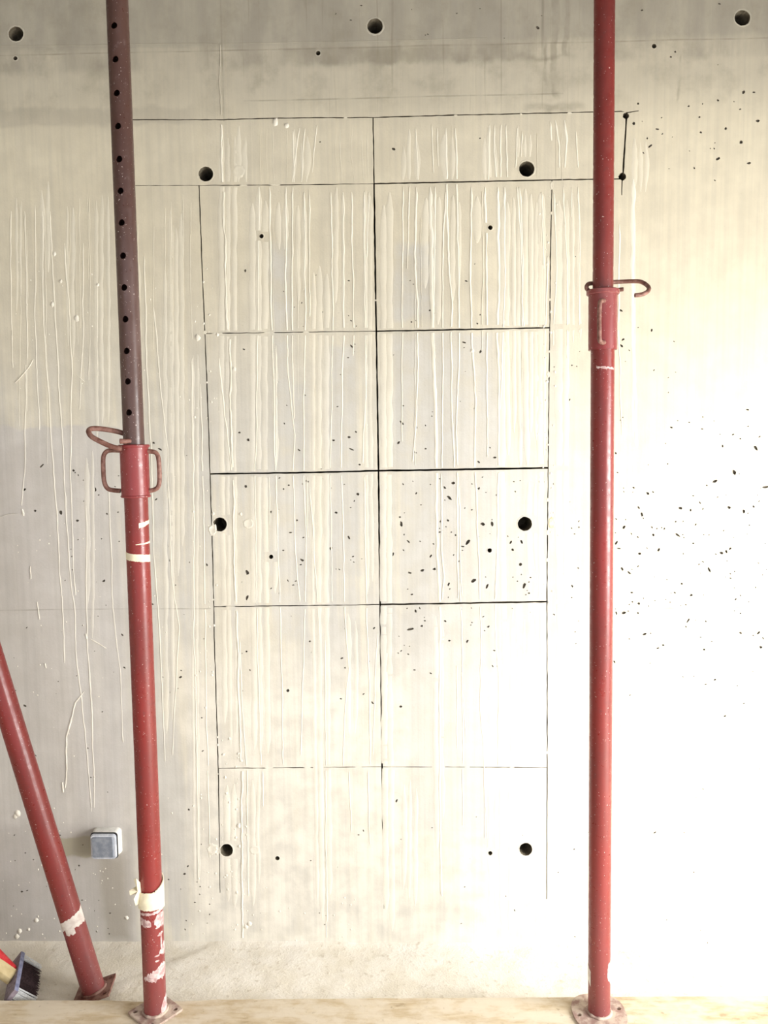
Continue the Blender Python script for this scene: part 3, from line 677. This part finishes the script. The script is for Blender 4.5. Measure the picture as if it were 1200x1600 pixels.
# slurry bridging the saw cuts
for x, y, rx, ry in ((862, 290, 3, 7), (861.5, 333, 2.2, 2.5), (859, 468, 2.2, 2), (858, 549, 2, 2), (857, 585, 2.6, 5), (856.5, 695, 2, 1.5), (855.5, 781, 2, 3), (855.5, 832, 2, 4), (855, 875, 2, 3), (586.6, 469, 2.2, 1.2),
                     (320, 519.5, 3, 3), (333, 937, 2, 1.6), (814, 178.5, 2, 1.6), (890, 176.5, 4, 1.6), (712, 180.6, 3, 1.4), (540, 184, 3, 1.4), (855, 1176, 2, 2), (340, 521, 9, 1.6), (420, 520, 9, 1.3), (478, 519, 5, 1.2),
                     (380, 289.5, 6, 1.2), (430, 288.7, 8, 1.2), (360, 948, 8, 1), (420, 1199.7, 7, 1), (480, 1199.2, 6, .9), (309.6, 277, 2, 2.5), (560, 1198.5, 5, .9), (730, 1198.6, 4, .9), (800, 1199, 4, .9)):
    disc('slurry_bridge', x, y, rx, ry, .0007, M_film, a=.1, n=12)

# ------------------------------------------------------------------ switch on the wall
def rounded_box(bm, x0, x1, z0, z1, y0, y1, r, inset=0.0, seg=5):
    """rounded rectangle in XZ, from y0 (wall side) to y1 (towards room), front shrunk by inset"""
    def loop(y, s):
        out = []
        for cx, cz, a0 in ((x1 - r, z1 - r, 0), (x0 + r, z1 - r, 90), (x0 + r, z0 + r, 180), (x1 - r, z0 + r, 270)):
            for k in range(seg + 1):
                a = math.radians(a0 + 90 * k / seg)
                x, z = cx + (r) * math.cos(a), cz + (r) * math.sin(a)
                mx, mz = (x0 + x1) / 2, (z0 + z1) / 2
                out.append(bm.verts.new((mx + (x - mx) * s, y, mz + (z - mz) * s)))
        return out
    s = 1 - inset / ((x1 - x0) / 2)
    L = [loop(y0, 1), loop(y1 + .003, s), loop(y1, s - .035)]
    for A, B in zip(L, L[1:]):
        n = len(A)
        for i in range(n): bm.faces.new((A[i], A[(i + 1) % n], B[(i + 1) % n], B[i]))
    bm.faces.new(L[-1])
a, b = W2(148, 1334), W2(190, 1292)
M_house = simple('grey_white_plastic', (214, 213, 208), (232, 231, 226), 50, 0.55)
M_blue = simple('blue_grey_plastic', (122, 130, 142), (146, 152, 162), 60, 0.45, 0.4, obj=True)
M_frame = simple('pale_switch_frame', (176, 182, 194), (206, 210, 218), 60, 0.5)
sw = bpy.data.objects.new('light_switch', None); C.objects.link(sw)
sw.location = ((a.x + b.x) / 2, 0, a.y)
thing(sw, 'small square blue-grey surface-mounted switch low on the concrete wall between the red props', 'switch')
def swpart(name, sh, y0, y1, mat, r=.012, inset=0.0, parent=sw, dz=0.0):
    bm = bmesh.new(); h = (b.x - a.x) / 2; hz = (b.y - a.y)
    rounded_box(bm, -h + sh, h - sh, sh, hz - sh + dz, y0, y1, r, inset)
    bmesh.ops.recalc_face_normals(bm, faces=bm.faces)
    return build(name, bm, mat, parent, 40)
swpart('housing', 0, .001, -.030, M_house, .014, .003)
swpart('gasket', .0022, -.029, -.034, M_dark, .010)
fr = swpart('frame', .0042, -.0335, -.042, M_frame, .010, .001)
swpart('rocker', .0105, -.041, -.046, M_blue, .005, .001)

# ------------------------------------------------------------------ rest of the room
M_room = simple('plain_concrete', (196, 192, 182), (212, 208, 198), 3, 0.85)
M_ceil = simple('grey_slab_soffit', (118, 114, 106), (138, 134, 126), 2, 0.9)
def floor_h(x, y):
    n = noise.noise((x * 5, y * 7, 0)) * .004 + noise.noise((x * 17, y * 19, 3)) * .0022 + noise.noise((x * 60, y * 60, 5)) * .0009
    px, py = proj((x, y, 0))
    # a thicker skim of screed starts along a slanted edge near the left prop
    d = (px - 180) * .42 + (py - 1538) if px > 150 else -20
    k = max(0, min(1, d / 5))
    n += .003 * k * (1 if px < 420 else max(0, 1 - (px - 420) / 150))
    if y > -.03: n += (y + .03) ** 2 * 6
    return max(-.02, n)
xs = [-3.0, -2.2, -1.7] + [-1.4 + i * .011 for i in range(256)] + [1.6, 2.1, 2.6]
ys = [-4.6, -3.6, -2.6, -1.6, -1.0, -.6] + [-.44 + i * .0105 for i in range(43)]
ys[-1] = .002
vs = [(x, y, floor_h(x, y) if (-1.5 < x < 1.5 and y > -.5) else 0) for y in ys for x in xs]
nx = len(xs)
fs = [(j * nx + i, j * nx + i + 1, (j + 1) * nx + i + 1, (j + 1) * nx + i) for j in range(len(ys) - 1) for i in range(nx - 1)]
k = NT('rough_screed', 0.85, 0.2)
p = k.pos(); n1 = k.noise(p, 7, 6, 0.6); n2 = k.noise(p, 45, 5, 0.65)
col = k.mix(k.ramp(n1, .35, .62), lin((231, 225, 212)), lin((242, 238, 230)))
col = k.mix(k.ramp(n2, .55, .72, 0, .5), col, lin((176, 162, 140)))
sx_ = k.n('ShaderNodeSeparateXYZ'); k.put(sx_.inputs[0], p)
col = k.mix(k.ramp(sx_.outputs[0], -.95, -.35, .35, 0), col, lin((186, 176, 156)))
k.bump(k.math('ADD', n2, k.math('MULTIPLY', k.noise(p, 190, 4), .6)), .6, .004)
k.color(col)
fl = pydata('floor', vs, fs, k.m, None, 60); fl['kind'] = 'structure'
bm = bmesh.new(); bm_box(bm, (-.2, -2.15, 3.1), (5.6, 4.9, .2))
o = build('ceiling', bm, M_ceil); o['kind'] = 'structure'
bm = bmesh.new()
bm_box(bm, (2.7, -.35, 1.45), (.2, 1.1, 3.1)); bm_box(bm, (2.7, -3.6, 1.45), (.2, 2.0, 3.1)); bm_box(bm, (2.7, -1.75, 2.62), (.2, 1.7, .76))
o = build('wall_right', bm, M_room); o['kind'] = 'structure'
bm = bmesh.new(); bm_box(bm, (-3.1, -2.15, 1.45), (.2, 4.9, 3.1))
o = build('wall_left', bm, M_room); o['kind'] = 'structure'

# ------------------------------------------------------------------ board the props stand on
ZB = 0.060
edge = [(-420, 1563), (-60, 1563), (0, 1562), (60, 1562), (120, 1562), (170, 1562), (200, 1563.5), (260, 1564), (300, 1563), (340, 1560.5), (420, 1560), (480, 1559.5), (600, 1558.5), (700, 1558), (760, 1557.5), (860, 1557), (940, 1556.5), (1060, 1556), (1200, 1555), (1500, 1553)]
bm = bmesh.new()
E = []
for (x0, y0), (x1, y1) in zip(edge, edge[1:]):
    n = max(1, int((x1 - x0) / 12))
    for i in range(n):
        E.append((x0 + (x1 - x0) * i / n, y0 + (y1 - y0) * i / n))
E.append(edge[-1])
prof = []
for x, y in E:
    q = atz(x, y + random.uniform(-.4, .4), ZB)
    yy = q.y
    prof.append([(q.x, yy - .0, .0), (q.x, yy, ZB - .004), (q.x, yy - .003, ZB), (q.x, yy - .03, ZB + noise.noise((q.x * 9, 0, 0)) * .0008), (q.x, -.60, ZB), (q.x, -.60, 0)])
R_ = [[bm.verts.new(v) for v in row] for row in prof]
for A, B in zip(R_, R_[1:]):
    for i in range(6):
        j = (i + 1) % 6
        bm.faces.new((A[i], B[i], B[j], A[j]))
bm.faces.new(R_[0]); bm.faces.new(R_[-1][::-1])
bmesh.ops.recalc_face_normals(bm, faces=bm.faces)
k = NT('dusty_timber', 0.8, 0.25)
p = k.pos((.35, 2.2, 2.2)); pw = k.pos()
g = k.noise(p, 30, 6, .65, .4); st = k.noise(k.pos((1, 1.8, 1)), 9, 6, .62); st2 = k.noise(pw, 55, 5, .6)
col = k.mix(k.ramp(g, .35, .7), lin((190, 171, 141)), lin((212, 198, 173)))
col = k.mix(k.ramp(st, .42, .6, 0, .85), col, lin((216, 205, 187)))
col = k.mix(k.ramp(st, .42, .30, 0, .6), col, lin((142, 122, 92)))
col = k.mix(k.ramp(st2, .62, .74, 0, .5), col, lin((130, 112, 88)))
k.bump(k.math('ADD', g, st2), .4, .002); k.color(col)
bd = build('timber_board', bm, k.m, None, 30)
thing(bd, 'wide dusty timber board lying along the bottom edge under the upright props', 'board')

# ------------------------------------------------------------------ steel props
class Prop:
    def __init__(s, base, top, label, name='steel_prop'):
        s.e = bpy.data.objects.new(name, None); C.objects.link(s.e)
        Z = (top - base).normalized()
        view = (CAM - base); view -= Z * view.dot(Z); view.normalize()
        Yv = -view; Xv = Yv.cross(Z).normalized()
        M = Matrix((Xv, Yv, Z)).transposed().to_4x4(); M.translation = base
        s.e.matrix_world = M; s.M = M; s.Mi = M.inverted(); s.Z = Z; s.base = base; s.len = (top - base).length
        thing(s.e, label, 'prop')
    def at(s, py):
        lo, hi = -.3, 3.2
        for _ in range(50):
            m_ = (lo + hi) / 2
            if proj(s.base + s.Z * m_)[1] > py: lo = m_
            else: hi = m_
        return lo
    def rad(s, py, hw):
        return hw * (s.base + s.Z * s.at(py) - CAM).dot(Fw) / F
    def loc(s, px, py, dy):
        """photo pixel -> local point lying dy metres from the axis plane (negative = nearer the lens)"""
        q = s.base + s.Z * s.at(py)
        return s.Mi @ aty(px, py, q.y + dy)
    def tube(s, name, z0, z1, r, mat, th=.0035, seg=56, lip=0.0):
        bm = bmesh.new()
        lathe(bm, [(r, z0), (r, z1), (r - th, z1), (r - th, z0)], seg)
        bmesh.ops.recalc_face_normals(bm, faces=bm.faces)
        return build(name, bm, mat, s.e, 40)
    def ring(s, name, z0, z1, r0, r1, mat):
        bm = bmesh.new(); c = min(.002, (z1 - z0) * .3)
        lathe(bm, [(r0, z0), (r1 - c, z0), (r1, z0 + c), (r1, z1 - c), (r1 - c, z1), (r0, z1)], 56)
        bmesh.ops.recalc_face_normals(bm, faces=bm.faces)
        return build(name, bm, mat, s.e, 40)
    def rodp(s, name, pts, r, mat, n=8, sp=True):
        P = [s.loc(*p) for p in pts]
        bm = bmesh.new(); rod(bm, spline(P, n) if sp else P, r, 12)
        bmesh.ops.recalc_face_normals(bm, faces=bm.faces)
        return build(name, bm, mat, s.e, 50)
    def patch(s, name, f0, f1, tl, tr, bl, br, r, mat, th=.0006, jitter=.0, ends=.0, lab=None):
        """strip of tape or smear lying on the tube between two angles (degrees, 0 faces the lens)"""
        n = max(4, int(abs(f1 - f0) / 6))
        top, bot = [], []
        for i in range(n + 1):
            t = i / n; a = math.radians(f0 + (f1 - f0) * t)
            d = Vector((math.sin(a), -math.cos(a), 0))
            zt = s.at(tl + (tr - tl) * t + random.uniform(-jitter, jitter)); zb = s.at(bl + (br - bl) * t + random.uniform(-jitter, jitter))
            e_ = .35 + .65 * min(1, t * 5 + .02, (1 - t) * 5 + .02) if 'smear' in name else 1
            zm = (zt + zb) / 2; zt = zm + (zt - zm) * e_; zb = zm + (zb - zm) * e_
            top.append((d, zt)); bot.append((d, zb))
        vs, fs = [], []
        for (d, zt), (_, zb) in zip(top, bot):
            for rr, z in ((r - .0004, zt + .0003), (r + th, zt), (r + th, (zt + zb) / 2), (r + th, zb), (r - .0004, zb - .0003)):
                v = d * rr; vs.append((v.x, v.y, z))
        for i in range(n):
            for q in range(4): fs.append((i * 5 + q, i * 5 + q + 1, (i + 1) * 5 + q + 1, (i + 1) * 5 + q))
        o = pydata(name, vs, fs, mat, s.e, 50)
        if lab: o['label'] = lab
        return o
def drill(o, specs, r, R):
    """cut real round holes through a tube"""
    bm = bmesh.new()
    for z, ang in specs:
        d = Vector((math.sin(ang), -math.cos(ang), 0))
        M = Matrix.Translation((0, 0, z)) @ d.to_track_quat('Z', 'X').to_matrix().to_4x4()
        bmesh.ops.create_cone(bm, cap_ends=True, segments=18, radius1=r, radius2=r, depth=R * 3, matrix=M)
    me = bpy.data.meshes.new('cutter'); bm.to_mesh(me); bm.free()
    c = bpy.data.objects.new('cutter', me); C.objects.link(c)
    c.parent = o.parent
    md = o.modifiers.new('b', 'BOOLEAN'); md.object = c; md.operation = 'DIFFERENCE'; md.solver = 'EXACT'
    bpy.context.view_layer.update()
    dg = bpy.context.evaluated_depsgraph_get()
    nm = bpy.data.meshes.new_from_object(o.evaluated_get(dg))
    o.modifiers.clear(); old = o.data; o.data = nm
    bpy.data.objects.remove(c); bpy.data.meshes.remove(me); bpy.data.meshes.remove(old)
    smooth(o, 40)
def base_plate(pr, kind, size, rot, mat, holes=True):
    n = 48; out = []
    for i in range(n):
        a = 2 * PI * i / n
        if kind == 'square': r = min(size / max(abs(math.cos(a)), abs(math.sin(a))), size * 1.39)
        else: r = size * (abs(math.cos(a)) ** 2.6 + abs(math.sin(a)) ** 2.6) ** (-1 / 2.6)
        out.append(Vector((r * math.cos(a + rot), r * math.sin(a + rot))))
    vs = list(out); es = [(i, (i + 1) % n) for i in range(n)]
    hs = []
    for q in range(4):
        a = rot + PI / 4 + q * PI / 2 if kind == 'square' else rot + q * PI / 2 + .2
        rr = size * (1.02 if kind == 'square' else .80)
        h = [Vector((rr * math.cos(a) + .0062 * math.cos(t * PI / 6), rr * math.sin(a) + .0062 * math.sin(t * PI / 6))) for t in range(12)]
        s = len(vs); vs += h; es += [(s + i, s + (i + 1) % 12) for i in range(12)]; hs.append(h)
    o = delaunay_2d_cdt(vs, es, [], 0, 1e-7)
    bm = bmesh.new(); V = o[0]
    bv = [bm.verts.new((v.x, v.y, .006)) for v in V]
    for f in o[2]:
        c = (sum(V[i].x for i in f) / 3, sum(V[i].y for i in f) / 3)
        if any(pip(c, [tuple(p) for p in h]) for h in hs) or not pip(c, [tuple(p) for p in out]): continue
        bm.faces.new([bv[i] for i in f])
    for x in [x for x in bm.verts if not x.link_faces]: bm.verts.remove(x)
    g = bmesh.ops.extrude_face_region(bm, geom=list(bm.faces))
    for v in g['geom']:
        if isinstance(v, bmesh.types.BMVert): v.co.z = .0
    bmesh.ops.recalc_face_normals(bm, faces=bm.faces)
    return build('base_plate', bm, mat, pr.e)
def weld(pr, r, z, mat):
    bm = bmesh.new()
    for k in range(40):
        pass
    P = [Vector(((r + .001) * math.cos(2 * PI * i / 36), (r + .001) * math.sin(2 * PI * i / 36), z)) for i in range(37)]
    rod(bm, P, .004, 8, False, [.004 + random.uniform(-.001, .0012) for _ in P])
    return build('weld_bead', bm, mat, pr.e, 60)
CEIL = 3.0

# --- right-hand prop
base = atz(936, 1584, ZB + .001); t0 = aty(944.5, 0, base.y)
d = (t0 - base); top = base + d * ((CEIL - .001 - base.z) / d.z)
P = Prop(base, top, 'upright red steel prop at right, bare of tape, with one collar handle facing forward')
ro = P.rad(1000, 17.6); ri = P.rad(420, 15.8); rc = P.rad(500, 22.0)
zc0, zc1 = P.at(547), P.at(461)
base_plate(P, 'round', .068, .25, M_plate); weld(P, ro, .008, M_plate)
P.tube('outer_tube', .006, zc0 + .05, ro, M_red, seg=64)
P.tube('collar', zc0, zc1, rc, M_collar, th=rc - ro + .0005)
P.ring('collar_flange', zc1, zc1 + .012, ri + .0005, P.rad(458, 25.2), M_collar)
it = P.tube('inner_tube', zc0 - .2, P.len - .006, ri, M_red2)
z = zc1 + .06; hs = []
while z < P.len - .1: hs.append((z, math.radians(-86))); z += .079
drill(it, hs, .0066, ri)
bm = bmesh.new(); bm_box(bm, (0, 0, P.len - .0035), (.13, .13, .006), bevel=.001); build('head_plate', bm, M_rust, P.e)
P.rodp('collar_handle', [(944, 470, -.030), (940, 470, -.052), (937.5, 474, -.062), (936.5, 490, -.062), (936.5, 518, -.062), (937, 531, -.062), (940, 535, -.052), (944, 535, -.030)], .0052, M_rust)
P.rodp('collar_handle', [(940, 470, .030), (940, 474, .060), (940, 531, .060), (940, 535, .030)], .0055, M_rust)
P.rodp('locking_pin', [(974, 452, .040), (955, 454, .042), (935, 455, .036), (922, 455, .020), (916.5, 450, .000), (919, 444, .010), (928, 442.5, .026), (945, 441.5, .040), (965, 440.5, .046), (985, 439.5, .046),
                       (1000, 440, .040), (1010, 445, .022), (1014, 451, .0), (1010, 457, -.018), (1001, 460.5, -.026), (992, 461.5, -.028)], .0050, M_rust)
P.patch('tape', -89, -48, 1506, 1514, 1527, 1536, ro, M_white_tape, jitter=1, lab='small grey torn tape scrap')
P.patch('mortar_smear', 45, 80, 1500, 1498, 1524, 1534, ro, M_mortar, jitter=3)
P.patch('scratched_band', -30, 70, 573, 576, 576, 579, ro, M_mortar, th=.0002, jitter=1)

# --- left-hand prop
base = atz(243, 1582, ZB + .001); t0 = aty(183, 0, base.y)
d = (t0 - base); top = base + d * ((CEIL - .001 - base.z) / d.z)
P = Prop(base, top, 'upright prop at left with row of round pin holes in its brown inner tube')
ro = P.rad(1000, 17.8); ri = P.rad(600, 16.2); rc = P.rad(740, 21.8)
zc0, zc1 = P.at(777), P.at(699)
base_plate(P, 'square', .050, .56, M_plate); weld(P, ro, .008, M_plate)
P.tube('outer_tube', .006, zc0 + .05, ro, M_red, seg=64)
P.tube('collar', zc0, zc1, rc, M_collar, th=rc - ro + .0005)
P.ring('collar_foot', zc0, zc0 + .006, rc - .001, rc + .0018, M_collar)
P.ring('collar_flange', zc1, zc1 + .007, ri + .0005, P.rad(698, 24), M_collar)
it = P.tube('inner_tube', zc0 - .2, P.len - .006, ri, M_brown, seg=64)
hy = [0, 48, 100, 152, 203, 254, 303, 352, 403, 452, 501, 550, 597, 645]
hs = [(P.at(y), math.radians(-22)) for y in hy]
step = hs[0][0] - hs[1][0]
for q in range(1, 6):
    if hs[0][0] + q * step < P.len - .05: hs.append((hs[0][0] + q * step, math.radians(-22)))
drill(it, hs, .0078, ri)
bm = bmesh.new(); bm_box(bm, (0, 0, P.len - .0035), (.13, .13, .006), bevel=.001); build('head_plate', bm, M_rust, P.e)
P.rodp('collar_handle', [(188, 704, 0), (175, 703.5, 0), (166, 706, 0), (161.5, 715, 0), (161.5, 735, 0), (163, 753, 0), (168, 763, 0), (177, 766, 0), (188, 767, 0)], .0056, M_rust)
P.rodp('collar_handle', [(224, 705, 0), (237, 705.5, 0), (244, 708, 0), (247.5, 716, 0), (249, 735, 0), (249, 753, 0), (246, 762, 0), (238, 766, 0), (224, 768, 0)], .0056, M_rust)
P.rodp('locking_pin', [(196, 678, .002), (182, 674, -.004), (165, 671, -.012), (150, 669.5, -.02), (141, 670.5, -.03), (138.5, 675, -.042), (143, 682, -.05), (155, 689, -.052), (170, 696, -.05), (181, 699.5, -.046), (190, 701, -.04)], .0062, M_rust)
P.rodp('pin_end', [(187, 689.5, -.040), (196, 689.5, -.034), (204, 689, -.02)], .0062, M_rust, sp=False)
P.patch('tape', 8, 88, 816, 812, 824, 817, ro, M_tape, jitter=.5, lab='short cream tape scrap'); P.patch('tape', -10, 88, 848.5, 845, 849.5, 848.5, ro, M_tape, lab='thin torn cream tape strip')
P.patch('tape', -88, 75, 861, 867, 872, 878, ro, M_tape, jitter=.4, lab='slanting cream tape strip')
rt = ro + .0035
P.patch('tape_wrap', -75, 30, 1386, 1385, 1412, 1412, rt, M_tape, th=.002, jitter=.6, lab='thick cream tape wrap')
P.patch('tape_wrap', 18, 150, 1384, 1366, 1413, 1420, rt - .001, M_tape, th=.002, jitter=.6, lab='flared end of the cream tape wrap')
P.patch('tape', -89, 85, 1420, 1414, 1422, 1419, ro, M_mortar, jitter=1, th=.0004)
P.patch('mortar_smear', -85, -5, 1427, 1428, 1437, 1441, ro, M_mortar, jitter=1.5); P.patch('mortar_smear', 10, 85, 1424, 1420, 1440, 1445, ro, M_mortar, jitter=2)
P.patch('mortar_smear', 15, 45, 1441, 1440, 1443.5, 1443, ro, M_mortar); P.patch('mortar_smear', 24, 60, 1453, 1450, 1456.5, 1455, ro, M_mortar, jitter=.8)
P.patch('mortar_smear', 40, 52, 1455, 1455, 1480, 1480, ro, M_mortar); P.patch('mortar_smear', 30, 85, 1478, 1468, 1485, 1490, ro, M_mortar, jitter=2)
P.patch('mortar_smear', 5, 32, 1484, 1483.5, 1486, 1486, ro, M_mortar); P.patch('mortar_smear', 8, 30, 1491, 1492, 1494, 1494, ro, M_mortar)
P.patch('mortar_smear', -60, 80, 1517, 1494, 1524, 1522, ro, M_mortar, jitter=2.5); P.patch('mortar_smear', 30, 85, 1560, 1550, 1582, 1582, ro, M_mortar, jitter=2)
# ragged tape tail hanging off the wrap
bm = bmesh.new()
def flap(pts, mid):
    A = [bm.verts.new(P.loc(*p)) for p in pts]; c = bm.verts.new(P.loc(*mid))
    for i in range(len(A)): bm.faces.new((A[i], A[(i + 1) % len(A)], c))
flap([(220, 1380, -.02), (213, 1373, -.035), (209, 1374, -.03), (213, 1385, -.02), (202, 1392, -.04), (203, 1399, -.035), (214, 1396, -.02), (209, 1405, -.04), (212, 1415, -.03), (219, 1411, -.02), (222, 1395, -.02)], (215, 1393, -.036))
g = bmesh.ops.extrude_face_region(bm, geom=list(bm.faces))
for v in g['geom']:
    if isinstance(v, bmesh.types.BMVert): v.co.y += .0012
bmesh.ops.recalc_face_normals(bm, faces=bm.faces)
o = build('tape_tail', bm, M_tape, P.e); o['label'] = 'ragged loose tail of the cream tape wrap'

# --- leaning prop
base = aty(147.5, 1550, -.235)
q = aty(9.5, 1100, -.204)
d = (q - base).normalized()
L = 2.05
top = base + d * L
P = Prop(base, top, 'red steel prop leaning left, cut off by the left edge, tape scrap near its foot')
if top.y > -.02: print('lean top past wall', top)
ro = P.rad(1290, 17.6)
base_plate(P, 'square', .052, -.35, M_plate2); weld(P, ro, .008, M_plate2)
P.tube('outer_tube', .006, 1.45, ro, M_red, seg=64)
P.tube('collar', 1.40, 1.53, rc, M_collar, th=rc - ro + .0005)
P.tube('inner_tube', 1.3, L - .003, ro * .88, M_red2)
bm = bmesh.new(); bm_box(bm, (0, 0, L - .003), (.11, .11, .006), bevel=.001); build('head_plate', bm, M_rust, P.e)
P.patch('tape', -85, 75, 1434, 1421, 1444, 1443, ro, M_white_tape, jitter=1.2, lab='torn whitish tape band'); P.patch('tape', -50, -2, 1440, 1440, 1452, 1450, ro, M_white_tape, jitter=2, lab='torn whitish tape band')

# ------------------------------------------------------------------ broom and stick in the bottom left corner
br = bpy.data.objects.new('push_broom', None); C.objects.link(br)
M_blk = simple('dusty_blue_broom_block', (112, 100, 112), (146, 134, 142), 70, 0.7, obj=True)
M_blke = simple('blue_broom_edge', (120, 124, 156), (150, 154, 184), 60, 0.6, obj=True)
M_bd = simple('dark_bristle', (46, 34, 36), (74, 58, 60), 200, 0.6, obj=True)
M_bw = simple('pale_bristle', (208, 210, 212), (236, 238, 238), 200, 0.6, obj=True)
M_rh = simple('red_handle_paint', (196, 40, 48), (214, 70, 74), 60, 0.4, obj=True)
A0 = atz(36, 1487, .072); A1 = atz(25, 1548, .072)
Ld = (A0 - A1).normalized()
ang = math.radians(40)
Bd = Vector((math.cos(ang), 0, -math.sin(ang))); Bd = (Bd - Ld * Bd.dot(Ld)).normalized()
Wd = Bd.cross(Ld).normalized()
if Wd.z < 0: Wd = -Wd
Mb = Matrix((Ld, Wd, Bd)).transposed().to_4x4()
Lb = (A0 - A1).length
org = A0 - Ld * (Lb / 2) - Wd * .022 + Bd * .001
# rest the bristle tips on the floor
tip = org + Bd * .06 - Wd * .02
Mb.translation = org
br.matrix_world = Mb
thing(br, 'blue-edged broom head with dark bristles and red handle lying in the lower left corner', 'broom')
bm = bmesh.new(); bm_box(bm, (0, 0, 0), (Lb, .046, .014), bevel=.003)
o = build('block', bm, [M_blk, M_blke], br, 40)
for f in o.data.polygons:
    if f.normal.y > .5: f.material_index = 1
def bristles(name, x0, x1, mat, nrow, seed):
    rnd = random.Random(seed); vs, fs = [], []
    n = int((x1 - x0) / .0028)
    for i in range(n):
        for j in range(nrow):
            x = x0 + (x1 - x0) * (i + .5) / n + rnd.uniform(-.001, .001); y = -.019 + .038 * j / (nrow - 1) + rnd.uniform(-.0015, .0015)
            l = .060 + rnd.uniform(-.003, .003); dx, dy = rnd.uniform(-.003, .003), rnd.uniform(-.003, .003)
            s = len(vs); w_ = .0011
            for (cx, cy, cz, ww) in ((x, y, .006, w_), (x + dx * .3, y + dy * .3, .006 + l * .55, w_), (x + dx, y + dy, .006 + l, w_ * .7)):
                for a in range(3): vs.append((cx + ww * math.cos(a * 2.09), cy + ww * math.sin(a * 2.09), cz))
            for r_ in range(2):
                for a in range(3): fs.append((s + r_ * 3 + a, s + r_ * 3 + (a + 1) % 3, s + r_ * 3 + 3 + (a + 1) % 3, s + r_ * 3 + 3 + a))
            fs.append((s + 6, s + 7, s + 8))
    o = pydata(name, vs, fs, mat, br, 60); o['kind'] = 'stuff'; return o
h = Lb / 2
bristles('bristles', -h + .026, h - .030, M_bd, 12, 1)
o = bristles('bristles', h - .029, h - .003, M_bw, 12, 2); o['label'] = 'pale bristle tufts'
o = bristles('bristles', -h + .003, -h + .025, M_bw, 12, 3); o['label'] = 'pale bristle tufts'
bm = bmesh.new()
Mi = Mb.inverted()
h0 = Vector((Lb * .12, 0, -.004)); q0 = Mb @ h0; x0_, y0_ = proj(q0)
h2 = Mi @ aty(x0_ - 400, y0_ - 420, -.018)
h1 = h0.lerp(h2, .2)
rod(bm, [h0, h1, h2], .0135, 16)
bmesh.ops.recalc_face_normals(bm, faces=bm.faces)
build('handle', bm, M_rh, br, 50)
# pale wooden stick crossing in front of the broom handle
M_wood = simple('pale_timber', (202, 180, 132), (222, 204, 160), 18, 0.7, st=(1, 1, 1), bump=.3)
e1 = aty(19, 1527, -.245); e0 = aty(-70, 1464, -.212)
dv = (e1 - e0); Lq = dv.length + .5
bm = bmesh.new()
bm_box(bm, (0, 0, -Lq / 2), (.036, .024, Lq), bevel=.004)
me = bpy.data.meshes.new('wooden_stake'); bm.to_mesh(me); bm.free()
st = link('wooden_stake', me, M_wood); smooth(st, 40)
Mq = dv.to_track_quat('Z', 'Y').to_matrix().to_4x4(); Mq.translation = e1 + dv.normalized() * .004
st.matrix_world = Mq
thing(st, 'pale squared wooden stake end poking in at the lower left beside the broom', 'wood')
bpy.context.view_layer.update()
